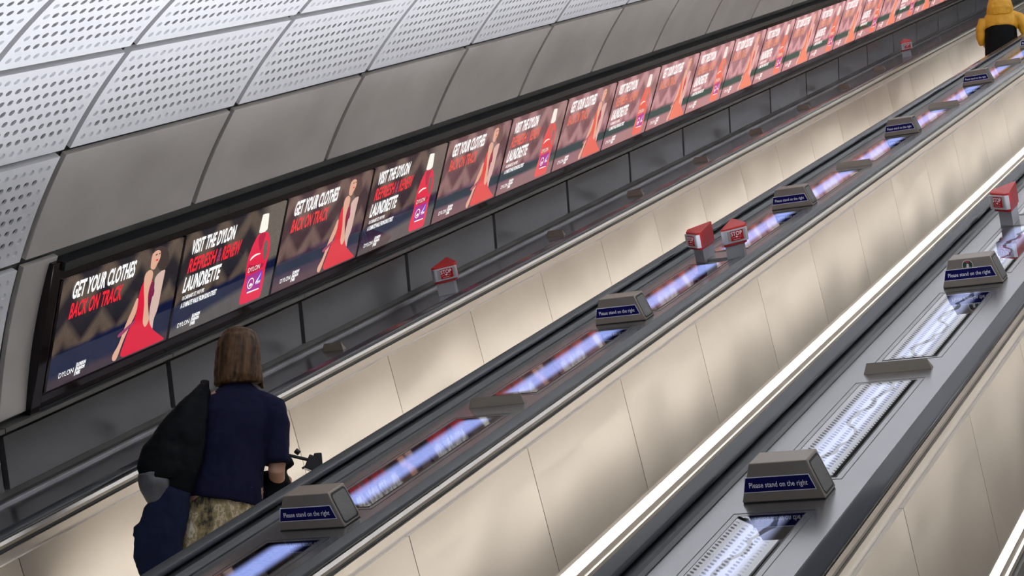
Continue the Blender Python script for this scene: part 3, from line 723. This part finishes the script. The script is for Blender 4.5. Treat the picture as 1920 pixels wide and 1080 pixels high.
# ------------------------------------------------------------------ stop buttons
def stop_button(mir):
    s = -1 if mir else 1
    root = empty('stop_button'); ZD = -.028
    def prism(pl, z0, z1, name, m, bev=.004, dz=None):
        k = len(pl); V = [(s * x, y, z0 + (ZD if z0 else 0)) for x, y in pl] + [(s * x, y, z1 + ZD + (dz[i] if dz else 0)) for i, (x, y) in enumerate(pl)]
        F = [(i, (i + 1) % k, k + (i + 1) % k, k + i) for i in range(k)] + [tuple(range(k)), tuple(range(k, 2 * k))]
        me = fix_normals(from_pydata(name, V, F)); bevel_mesh(me, bev, 3, .3); return mesh_obj(name, me, m, root)
    post = [(.0, 0), (.095, .085), (.095, .125), (0, .215)]
    prism(post, 0, .135, 'post', POST, .003)
    # red lower tray, silver face block, red sloping cap
    big_ = [(-.008, -.020), (.022, -.022), (.128, .078), (.130, .118), (.006, .235), (-.010, .232)]
    sm_ = [(-.004, -.012), (.018, -.012), (.116, .082), (.118, .112), (.004, .225), (-.004, .222)]
    prism(sm_, .118, .136, 'red_tray', REDP, .005)
    prism(big_, .134, .232, 'red_back', REDP, .006)
    prism([(-.006, -.026), (.016, -.034), (.022, -.033), (.138, .076), (.138, .094), (.118, .096), (.010, .0)], .137, .226, 'silver_face', SILV, .004)
    prism(big_, .226, .238, 'red_cap', REDP, .007, dz=[.0, 0., .0, .012, .03, .03])
    # label
    a = Vector((s * .022, -.0335, 0)); c = Vector((s * .138, .0755, 0)); d_ = (c - a).normalized(); up_ = Vector((0, 0, 1)); out = Vector((s * d_.y * s, -abs(d_.x), 0)).normalized()
    out = Vector((abs(d_.y) * s, -abs(d_.x), 0)).normalized()
    if s < 0: base, dr = c, -d_            # keep the writing readable from outside
    else: base, dr = a, d_
    Lw = (c - a).length
    def quad(name, x0, x1, z0, z1, off, m):
        P = [base + dr * x + up_ * (z + ZD) + out * (off + .0005) for x, z in ((x0, z0), (x1, z0), (x1, z1), (x0, z1))]
        return mesh_obj(name, from_pydata(name, [tuple(p) for p in P] + [tuple(p - out * .002) for p in P], [(0, 1, 2, 3), (4, 5, 6, 7)]), m, root)
    quad('label_recess', .018, Lw - .010, .150, .216, .0006, POST); quad('label', .040, Lw - .026, .150, .216, .0016, REDL)
    q = [shift(text_mesh('STOP', .088, .027, .02), .042, .184), shift(text_mesh('EMERGENCY', .028, .006, .0), .046, .172), shift(text_mesh('PUSH', .024, .006, .0), .098, .172), shift(text_mesh('escalator', .05, .006), .062, .158)]
    ring = [(.085 + .006 * math.cos(t * PI / 8), .176 + .006 * math.sin(t * PI / 8), 0) for t in range(16)]
    q += [(ring, [tuple(range(16))]), ([(.073, .176, 0), (.078, .172, 0), (.078, .180, 0)], [(0, 1, 2)]), ([(.097, .176, 0), (.092, .172, 0), (.092, .180, 0)], [(0, 1, 2)])]
    # only the big word and the button mark can be read in the photograph
    V, F = merge([q[0], q[4], q[5], q[6], ([(.047, .172, 0), (.068, .172, 0), (.068, .1735, 0), (.047, .1735, 0)], [(0, 1, 2, 3)]), ([(.101, .172, 0), (.121, .172, 0), (.121, .1735, 0), (.101, .1735, 0)], [(0, 1, 2, 3)]), ([(.055, .159, 0), (.113, .159, 0), (.113, .1605, 0), (.055, .1605, 0)], [(0, 1, 2, 3)])])
    V = [tuple(base + dr * (x * .92 + .004) + up_ * (z + ZD) + out * .0034) for x, z, _ in V]
    mesh_obj('lettering', from_pydata('lettering', V, F), WHITE, root)
    return root
pr_, pl_ = stop_button(False), stop_button(True)
place(pr_, DC[1] + .115, 11.73, ND - .0); tag(pr_, 'red and silver emergency stop button facing right, right one of the pair', 'stop button', 'red stop buttons')
place(pl_, DC[1] - .045, 11.73, ND); tag(pl_, 'red emergency stop button seen from its red side, left one of the pair', 'stop button', 'red stop buttons')
for (dc, u, src, lab) in ((DC[0] + .035, 11.66, pr_, 'red stop button on the dark wall-side deck below the screens'), (DC[0] + .03, 26.05, pr_, 'small distant red stop button on the wall-side deck near the top right'),
                          (DC[2] - .085, 11.74, pl_, 'red stop button on a post on the pale deck at the right edge')):
    o = copy_tree(src); place(o, dc, u, ND); tag(o, lab, 'stop button', 'red stop buttons')
# raised cross plate between the pair
V, F = box_data(-.10, .10, 0, .11, 0, .014); me = from_pydata('bridge_plate', V, F); bevel_mesh(me, .003)
o = mesh_obj('bridge_plate', me, DECK); place(o, DC[1], 11.78, ND); tag(o, 'flat metal plate on the deck between the pair of stop buttons', 'plate')

# ------------------------------------------------------------------ people
def tube(pts, seg=16, cap=True):
    """pts: (x, y, z, rx, ry); elliptical rings, rx along the sideways axis, ry along the other one"""
    V, F = [], []; n = len(pts)
    P = [Vector(p[:3]) for p in pts]
    for i in range(n):
        t = (P[min(i + 1, n - 1)] - P[max(i - 1, 0)]).normalized()
        ref = Vector((1, 0, 0)) if abs(t.x) < .8 else Vector((0, 0, 1))
        b_ = t.cross(ref).normalized(); a_ = b_.cross(t).normalized()
        for k in range(seg):
            th = 2 * PI * k / seg
            V.append(tuple(P[i] + a_ * (math.cos(th) * pts[i][3]) + b_ * (math.sin(th) * pts[i][4])))
    for i in range(n - 1):
        for k in range(seg):
            F.append((i * seg + k, i * seg + (k + 1) % seg, (i + 1) * seg + (k + 1) % seg, (i + 1) * seg + k))
    F.append(tuple(range(seg))[::-1]); F.append(tuple(range((n - 1) * seg, n * seg)))
    return V, F
def ball(c, r, seg=14):
    pts = []
    for i in range(9):
        a = -PI / 2 + PI * (i + .0) / 8
        pts.append((c[0], c[1], c[2] + r[2] * math.sin(a), max(.001, r[0] * math.cos(a)), max(.001, r[1] * math.cos(a))))
    return tube(pts, seg)
def organic(name, parts, material, parent, voxel=.008, smooth=6, folds=0., fscale=.12):
    V, F = merge(parts); me = fix_normals(from_pydata(name, V, F)); o = mesh_obj(name, me, material, parent)
    m = o.modifiers.new('remesh', 'REMESH'); m.mode = 'VOXEL'; m.voxel_size = voxel; m.use_smooth_shade = True
    if smooth:
        m = o.modifiers.new('smooth', 'SMOOTH'); m.iterations = smooth; m.factor = .5
    if folds:
        tx = bpy.data.textures.new(name + '_folds', 'CLOUDS'); tx.noise_scale = fscale; tx.noise_depth = 2
        m = o.modifiers.new('folds', 'DISPLACE'); m.texture = tx; m.strength = folds; m.mid_level = .5; m.texture_coords = 'LOCAL'
    dg = bpy.context.evaluated_depsgraph_get(); dg.update()
    nm = bpy.data.meshes.new_from_object(o.evaluated_get(dg)); o.modifiers.clear(); o.data = nm; nm.name = name
    for p in nm.polygons: p.use_smooth = True
    if not nm.materials: nm.materials.append(material)
    return o
SKIN = mat('skin', (.52, .29, .20), .5, var=.05, vscale=20)
TEE = mat('navy cotton', (.009, .010, .030), .9, spec=.12, var=.12, vscale=14)
HAIR, nt, b = nodes_of('light brown hair')
b.inputs['Roughness'].default_value = .5; b.inputs['Specular IOR Level'].default_value = .25
tc = nt.nodes.new('ShaderNodeTexCoord'); mp = nt.nodes.new('ShaderNodeMapping'); mp.inputs['Scale'].default_value = (60, 60, 2.2); nz = nt.nodes.new('ShaderNodeTexNoise'); nz.inputs['Scale'].default_value = 1.; nz.inputs['Detail'].default_value = 3
cr = nt.nodes.new('ShaderNodeValToRGB'); cr.color_ramp.elements[0].position = .3; cr.color_ramp.elements[1].position = .7
cr.color_ramp.elements[0].color = (.02, .009, .004, 1); cr.color_ramp.elements[1].color = (.125, .062, .024, 1)
nt.links.new(tc.outputs['Object'], mp.inputs[0]); nt.links.new(mp.outputs[0], nz.inputs[0]); nt.links.new(nz.outputs[0], cr.inputs[0]); nt.links.new(cr.outputs[0], b.inputs['Base Color'])
bp = nt.nodes.new('ShaderNodeBump'); bp.inputs['Strength'].default_value = .6; bp.inputs['Distance'].default_value = .006; nt.links.new(nz.outputs[0], bp.inputs['Height']); nt.links.new(bp.outputs[0], b.inputs['Normal'])
CAMO, nt, b = nodes_of('woodland camouflage cotton')
b.inputs['Roughness'].default_value = .85
tc = nt.nodes.new('ShaderNodeTexCoord'); mp = nt.nodes.new('ShaderNodeMapping'); mp.inputs['Scale'].default_value = (1, 1, .55)
n1 = nt.nodes.new('ShaderNodeTexNoise'); n1.inputs['Scale'].default_value = 10; n1.inputs['Detail'].default_value = 7; n1.inputs['Roughness'].default_value = .65
nt.links.new(tc.outputs['Object'], mp.inputs[0]); nt.links.new(mp.outputs[0], n1.inputs[0])
cr = nt.nodes.new('ShaderNodeValToRGB'); cr.color_ramp.interpolation = 'LINEAR'; e = cr.color_ramp.elements
e[0].position = .40; e[0].color = (.02, .018, .015, 1); e[1].position = .445; e[1].color = (.17, .13, .06, 1)
for p, c in ((.52, (.34, .27, .14)), (.545, (.62, .52, .36)), (.575, (.27, .18, .08)), (.64, (.72, .66, .52))):
    q = e.new(p); q.color = (*c, 1)
nt.links.new(n1.outputs[0], cr.inputs[0]); nt.links.new(cr.outputs[0], b.inputs['Base Color'])
NYL = mat('black nylon', (.003, .004, .005), .55, spec=.08, var=.1, vscale=9)
SILK = mat('silver grey lining', (.11, .11, .12), .35, .4, var=.3, vscale=12)
NAVYJ = mat('dark blue quilted cloth', (.008, .012, .036), .8, spec=.15, var=.15, vscale=12)
SHOE = mat('dark shoes', (.03, .03, .03), .6)
YEL = mat('mustard yellow shell', (.72, .36, .015), .5, var=.08, vscale=9)
BLK = mat('black shell', (.004, .005, .005), .7, spec=.12)
ORG = mat('orange bag cloth', (.55, .25, .08), .6)
METB = mat('black metal', (.02, .02, .022), .35, .5)

def standing(name, label, az, foot, H=1.72):
    root = empty(name, label, 'person'); root.location = foot; root.rotation_euler = (0, 0, math.radians(az)); return root
# tread height of the escalator below a point (world y)
def tread_z(v, y):
    # nose line: n = ND - .92 ; steps .4 deep from the phase set above
    best = None
    for k in range(0, 76):
        u = U0 + k * .462 + .1; p = W(v, u, ND - .92)
        if p.y <= y < p.y + .4: return p.z
    return W(v, 0, ND).z
wy = 7.41
wz = C0.z + .92; tz = tread_z(-5.42, wy)
woman = standing('person', 'person seen from behind with brown hair, navy T-shirt and camouflage trousers', 36.2, Vector((-5.42, wy, wz)))
dz = tz - wz            # the feet reach the tread
# local frame: x to the picture's right, y away from the camera, z up
leg = lambda s: [(s * .085, -.01, .92, .105, .115), (s * .095, 0, .78, .098, .105), (s * .10, .02, .52, .068, .072), (s * .10, .0, .40, .062, .066), (s * .105, -.02, .28, .06, .064), (s * .11, 0, .10 + dz, .042, .046), (s * .112, .03, .055 + dz, .045, .06)]
body = [tube([(0, -.01, .90, .165, .115), (0, 0, 1.02, .135, .10), (.01, 0, 1.15, .15, .105), (.02, 0, 1.28, .175, .11), (.02, 0, 1.36, .165, .09), (.02, .01, 1.42, .07, .065), (.015, .02, 1.50, .052, .056), (.012, .02, 1.54, .055, .06)])]
body += [tube(leg(1)), tube(leg(-1))]
body += [ball((.012, .025, 1.60), (.076, .093, .108))]
body += [tube([(.012, .11, 1.595, .012, .012), (.012, .125, 1.585, .014, .012), (.012, .112, 1.572, .01, .01)], 8)]   # nose
# right arm bent, hand holding the camera rig in front; left arm across to the bag strap
armR = [(.185, .0, 1.36, .055, .06), (.225, .0, 1.28, .052, .055), (.245, .01, 1.12, .044, .047), (.243, .0, 1.02, .042, .044), (.250, .08, 1.00, .040, .040), (.275, .20, 1.03, .030, .032), (.285, .25, 1.045, .024, .030)]
armL = [(-.15, .0, 1.36, .055, .06), (-.19, .0, 1.28, .05, .054), (-.215, -.0, 1.10, .043, .046), (-.20, .06, 1.02, .040, .040), (-.10, .19, 1.08, .030, .030), (-.06, .23, 1.12, .024, .028)]
body += [tube(armR), tube(armL)]
def hand(base, d, upv, side):
    """palm, four unequal curled fingers and a thumb from the palm's side"""
    base = Vector(base); d = Vector(d).normalized(); s = d.cross(Vector(upv)).normalized(); u_ = s.cross(d).normalized(); out = []
    out.append(tube([(*(base), .024, .014), (*(base + d * .035), .036, .015), (*(base + d * .075), .038, .014)], 12))
    for i, (off, ln) in enumerate(((-.028, .062), (-.010, .072), (.010, .068), (.027, .052))):
        p0 = base + d * .07 + s * off; p1 = p0 + d * ln * .45 - u_ * .006; p2 = p1 + d * ln * .2 - u_ * ln * .35; p3 = p2 - d * ln * .15 - u_ * ln * .25
        out.append(tube([(*p0, .009, .009), (*p1, .0085, .0085), (*p2, .008, .008), (*p3, .007, .007)], 8))
    p0 = base + d * .02 - s * .028; p1 = p0 + d * .03 - s * .018 - u_ * .01; p2 = p1 + d * .03 + s * .004 - u_ * .014
    out.append(tube([(*p0, .011, .011), (*p1, .010, .010), (*p2, .008, .008)], 8))
    return out
body += hand((.287, .25, 1.045), (.15, 1, .05), (0, 0, 1), 1)
body += hand((-.06, .23, 1.12), (.6, .6, .3), (0, 0, 1), -1)
organic('body', body, SKIN, woman, .007, 4)
# ears
hair = [tube([(.012, .0, 1.728, .02, .02), (.012, .0, 1.722, .052, .055), (.012, .0, 1.700, .083, .090), (.012, -.005, 1.655, .104, .108), (.010, -.01, 1.60, .112, .110), (.012, -.015, 1.55, .115, .105), (.016, -.02, 1.50, .118, .096), (.022, -.022, 1.465, .121, .088), (.026, -.024, 1.445, .123, .078), (.028, -.024, 1.432, .117, .068)], 28)]
hair += [tube([(.125, -.0, 1.47, .016, .03), (.136, -.0, 1.445, .014, .026), (.148, .0, 1.428, .006, .012)], 10)]
organic('hair', hair, HAIR, woman, .006, 4, .010, .035)
tee = [tube([(-.003, -.012, .838, .198, .138), (0, -.012, .87, .198, .138), (.004, -.01, 1.0, .180, .128), (.012, -.005, 1.15, .185, .132), (.025, 0, 1.27, .200, .130), (.028, 0, 1.34, .193, .112), (.024, .0, 1.385, .140, .085), (.018, .005, 1.425, .078, .070), (.016, .012, 1.438, .066, .062)], 28)]
tee += [tube([(.12, .0, 1.365, .06, .078), (.185, .0, 1.325, .082, .092), (.215, .0, 1.24, .080, .094), (.232, .0, 1.12, .070, .088), (.242, .0, 1.055, .066, .084)], 20)]
tee += [tube([(-.12, .0, 1.355, .07, .078), (-.175, .0, 1.315, .068, .085), (-.20, .0, 1.22, .06, .084), (-.215, .0, 1.10, .055, .078), (-.218, .0, 1.06, .055, .078)], 20)]
organic('t_shirt', tee, TEE, woman, .007, 5, .028, .13)
legc = lambda s: [(s * .080, -.012, .84, .095, .108), (s * .098, -.01, .74, .110, .120), (s * .11, .0, .5, .098, .100), (s * .115, .0, .3, .090, .092), (s * .118, .0, .14 + dz, .082, .085)]
tr = [tube([(0, -.012, .66, .16, .12), (0, -.012, .78, .182, .126), (0, -.012, .86, .170, .108), (0, -.012, .90, .155, .098)], 24), tube(legc(1)), tube(legc(-1))]
organic('trousers', tr, CAMO, woman, .008, 4, .016, .09)
for s in (1, -1):
    organic('shoe', [tube([(s * .112, -.07, .045 + dz, .036, .040), (s * .112, .0, .05 + dz, .042, .046), (s * .114, .10, .038 + dz, .045, .034), (s * .114, .17, .03 + dz, .036, .024)], 14)], SHOE, woman, .008, 3)
# belt key ring seen at the left hip
ring = []
for i in range(16):
    a = 2 * PI * i / 15; ring.append((-.205 + .012 * math.cos(a), -.125, .845 + .018 * math.sin(a), .0022, .0022))
V, F = tube(ring, 8); mesh_obj('key_ring', from_pydata('key_ring', V, F, True), TRIM, woman)

def attach_frame(o):
    o.location = woman.location; o.rotation_euler = woman.rotation_euler; return o
bag = empty('shoulder_bag', "large black nylon bag slung from the person's left shoulder, silver-grey at its bottom", 'bag'); attach_frame(bag)
organic('bag_body', [tube([(-.140, -.03, 1.395, .030, .035), (-.168, -.07, 1.34, .042, .055), (-.210, -.10, 1.25, .062, .075), (-.255, -.12, 1.14, .090, .085), (-.295, -.13, 1.03, .115, .088), (-.310, -.135, .95, .112, .085), (-.300, -.135, .90, .10, .08)], 20),
                     tube([(-.13, -.05, 1.38, .03, .03), (-.165, -.12, 1.28, .055, .03), (-.19, -.15, 1.1, .085, .035), (-.215, -.15, .95, .09, .045), (-.225, -.14, .86, .075, .045)], 16)], NYL, bag, .008, 4, .022, .10)
organic('bag_base', [tube([(-.330, -.140, .925, .088, .078), (-.325, -.145, .87, .078, .070), (-.315, -.145, .82, .058, .056), (-.30, -.145, .775, .034, .036)], 18)], SILK, bag, .008, 4, .014, .06)
organic('bag_strap', [tube([(-.12, .10, 1.30, .02, .008), (-.135, .07, 1.40, .022, .010), (-.14, .0, 1.442, .024, .010), (-.145, -.06, 1.40, .024, .010)], 10)], NYL, bag, .006, 2)
jk = empty('draped_jacket', "dark blue jacket hanging under the black bag at the person's left side", 'jacket'); attach_frame(jk)
organic('jacket_cloth', [tube([(-.205, -.12, .90, .055, .05), (-.235, -.13, .84, .085, .07), (-.265, -.13, .74, .108, .08), (-.285, -.13, .64, .115, .08), (-.285, -.13, .54, .112, .078), (-.27, -.13, .47, .09, .065), (-.25, -.13, .42, .06, .05)], 20),
                         tube([(-.36, -.13, .70, .02, .02), (-.395, -.13, .67, .016, .02), (-.40, -.13, .63, .01, .016)], 8)], NAVYJ, jk, .008, 4, .022, .09)
pk = empty('front_pack', "black pack carried in front of the person's right hip", 'bag'); attach_frame(pk)
organic('pack_body', [tube([(.225, .13, 1.04, .07, .06), (.235, .13, .98, .092, .075), (.225, .13, .88, .095, .08), (.20, .13, .78, .09, .075), (.18, .12, .70, .06, .05)], 18), tube([(.27, .12, 1.10, .03, .03), (.30, .12, 1.09, .034, .03), (.32, .12, 1.07, .022, .02)], 10)], NYL, pk, .008, 3, .01, .08)
tp = empty('tripod_head', "black tripod head with clamp levers held beside the person's right elbow", 'camera support'); attach_frame(tp); tp.location = tp.location + Vector((.025, .02, .085))
Y = .14
def rod(a, c, r, nm, m=METB, seg=12):
    V, F = tube([(*a, r, r), (*c, r, r)], seg); me = fix_normals(from_pydata(nm, V, F)); bevel_mesh(me, r * .25, 2, .8); return mesh_obj(nm, me, m, tp)
rod((.26, Y, 1.048), (.375, Y, 1.030), .0085, 'arm_rod'); rod((.420, Y, 1.03), (.436, Y, .90), .0085, 'centre_column')
me = from_pydata('clamp_body', *box_data(-.033, .033, -.026, .026, -.038, .036)); bevel_mesh(me, .008, 3); o = mesh_obj('clamp_body', me, METB, tp); o.location = (.392, Y, 1.012); o.rotation_euler = (0, .3, 0)
me = from_pydata('clamp_jaw', *box_data(-.020, .020, -.024, .024, -.046, .044)); bevel_mesh(me, .009, 3); o = mesh_obj('clamp_jaw', me, METB, tp); o.location = (.418, Y, 1.022); o.rotation_euler = (0, -.15, 0)
rod((.365, Y, 1.000), (.340, Y, .985), .006, 'lever'); rod((.428, Y, 1.000), (.458, Y, .984), .007, 'lever'); rod((.300, Y, 1.075), (.322, Y, 1.060), .014, 'knob')
rod((.424, Y - .012, 1.015), (.428, Y - .012, .985), .003, 'scale_mark', SILV)

# the person in the yellow coat
yy = 24.05; yz = C0.z + 10.42; tz = tread_z(-5.17, yy); dz = tz - yz
yp = standing('person', 'person in a hooded mustard yellow and black coat high up at top right', 12.5, Vector((-5.17, yy, yz)))
body = [tube([(0, -.01, .90, .165, .115), (0, 0, 1.1, .15, .11), (0, 0, 1.32, .18, .11), (0, 0, 1.42, .09, .07), (0, .02, 1.5, .055, .06), (0, .02, 1.55, .055, .06)]), tube(leg(1)), tube(leg(-1)), ball((0, .03, 1.63), (.078, .096, .112)),
        tube([(.20, 0, 1.38, .055, .06), (.29, .02, 1.25, .05, .05), (.34, .04, 1.12, .042, .042), (.31, .18, 1.06, .032, .032), (.30, .24, 1.05, .025, .028)]),
        tube([(-.20, 0, 1.38, .055, .06), (-.26, .0, 1.25, .05, .05), (-.27, .04, 1.12, .042, .042), (-.2, .2, 1.06, .032, .032), (-.18, .25, 1.05, .025, .028)])]
body += hand((.30, .24, 1.05), (0, 1, 0), (0, 0, 1), 1) + hand((-.18, .25, 1.05), (.3, 1, 0), (0, 0, 1), 1)
organic('body', body, SKIN, yp, .009, 3)
organic('hair', [ball((0, .0, 1.66), (.092, .10, .11)), tube([(-.075, .02, 1.62, .03, .05), (-.08, .03, 1.5, .028, .04)], 10)], BLK, yp, .01, 3)
organic('coat_top', [tube([(0, 0, 1.215, .215, .155), (0, 0, 1.24, .222, .165), (0, 0, 1.33, .235, .165), (0, 0, 1.42, .215, .145), (0, 0, 1.47, .14, .11), (0, 0, 1.50, .10, .09)], 24),
                     tube([(.14, 0, 1.41, .085, .09), (.25, 0, 1.36, .085, .095), (.315, .02, 1.25, .085, .095), (.355, .04, 1.13, .08, .09), (.345, .12, 1.06, .07, .07), (.32, .20, 1.05, .05, .05)], 16),
                     tube([(-.14, 0, 1.41, .085, .09), (-.23, 0, 1.35, .078, .09), (-.265, .0, 1.24, .07, .085), (-.275, .03, 1.12, .062, .075), (-.25, .10, 1.06, .055, .06)], 16)], YEL, yp, .010, 4, .020, .08)
organic('hood', [tube([(0, -.03, 1.40, .10, .09), (0, -.05, 1.425, .165, .135), (0, -.06, 1.47, .185, .145), (0, -.05, 1.54, .175, .14), (0, -.03, 1.61, .16, .13), (0, -.01, 1.70, .135, .12), (0, 0, 1.76, .08, .08)], 20)], YEL, yp, .010, 3, .014, .06)
organic('coat_skirt', [tube([(0, 0, .62, .235, .17), (0, 0, .80, .232, .17), (0, 0, 1.0, .222, .16), (0, 0, 1.225, .214, .156)], 24)], BLK, yp, .012, 3, .015, .1)
tr = [tube([(s * .09, 0, .75, .10, .11), (s * .10, 0, .45, .075, .08), (s * .11, 0, .10 + dz, .06, .06)]) for s in (1, -1)]
organic('trousers', tr, BLK, yp, .012, 2)
for s in (1, -1):
    organic('shoe', [tube([(s * .112, -.07, .045 + dz, .036, .040), (s * .112, .0, .05 + dz, .042, .046), (s * .114, .10, .038 + dz, .045, .034), (s * .114, .17, .03 + dz, .036, .024)], 12)], SHOE, yp, .010, 2)
ob = empty('orange_bag', "orange-brown cloth bag low at the yellow-coated person's legs", 'bag'); ob.location = yp.location; ob.rotation_euler = yp.rotation_euler
organic('bag_body', [tube([(-.10, -.20, .28 , .10, .05), (-.10, -.20, .38, .15, .06), (-.08, -.20, .55, .15, .06), (-.06, -.19, .68, .11, .05)], 16)], ORG, ob, .010, 3, .012, .08)
organic('bag_handle', [tube([(-.11, -.19, .67, .010, .010), (-.05, -.16, .78, .009, .009), (.02, -.18, .68, .010, .010)], 8)], ORG, ob, .006, 1)

# ------------------------------------------------------------------ camera, world
sc = bpy.context.scene
cam = bpy.data.cameras.new('camera'); co = bpy.data.objects.new('camera', cam); COL.objects.link(co); sc.camera = co
Uc, Vc, Nc = Vector((0.41171944, 0.22529569, -0.88302262)), Vector((0.89050093, 0.10642428, 0.44235954)), Vector((-0.19363674, 0.96846049, 0.15680908))
rows_ = [RX @ Vector((Vc[i], Uc[i], Nc[i])) for i in range(3)]     # the camera's axes in the world
m3 = Matrix(rows_).transposed()
co.matrix_world = Matrix.Translation(C0) @ m3.to_4x4()
cam.sensor_width = 36; cam.lens = 3550 / 1920 * 36; cam.clip_end = 200; cam.clip_start = .05
w = bpy.data.worlds.new('world'); sc.world = w; w.use_nodes = True
w.node_tree.nodes['Background'].inputs[0].default_value = (.75, .8, .9, 1); w.node_tree.nodes['Background'].inputs[1].default_value = .35
vs = sc.view_settings; vs.view_transform = 'Standard'; vs.look = 'None'; vs.gamma = 1; vs.exposure = 0; vs.use_curve_mapping = False
sc.cycles.max_bounces = 8; sc.cycles.diffuse_bounces = 4; sc.cycles.glossy_bounces = 5
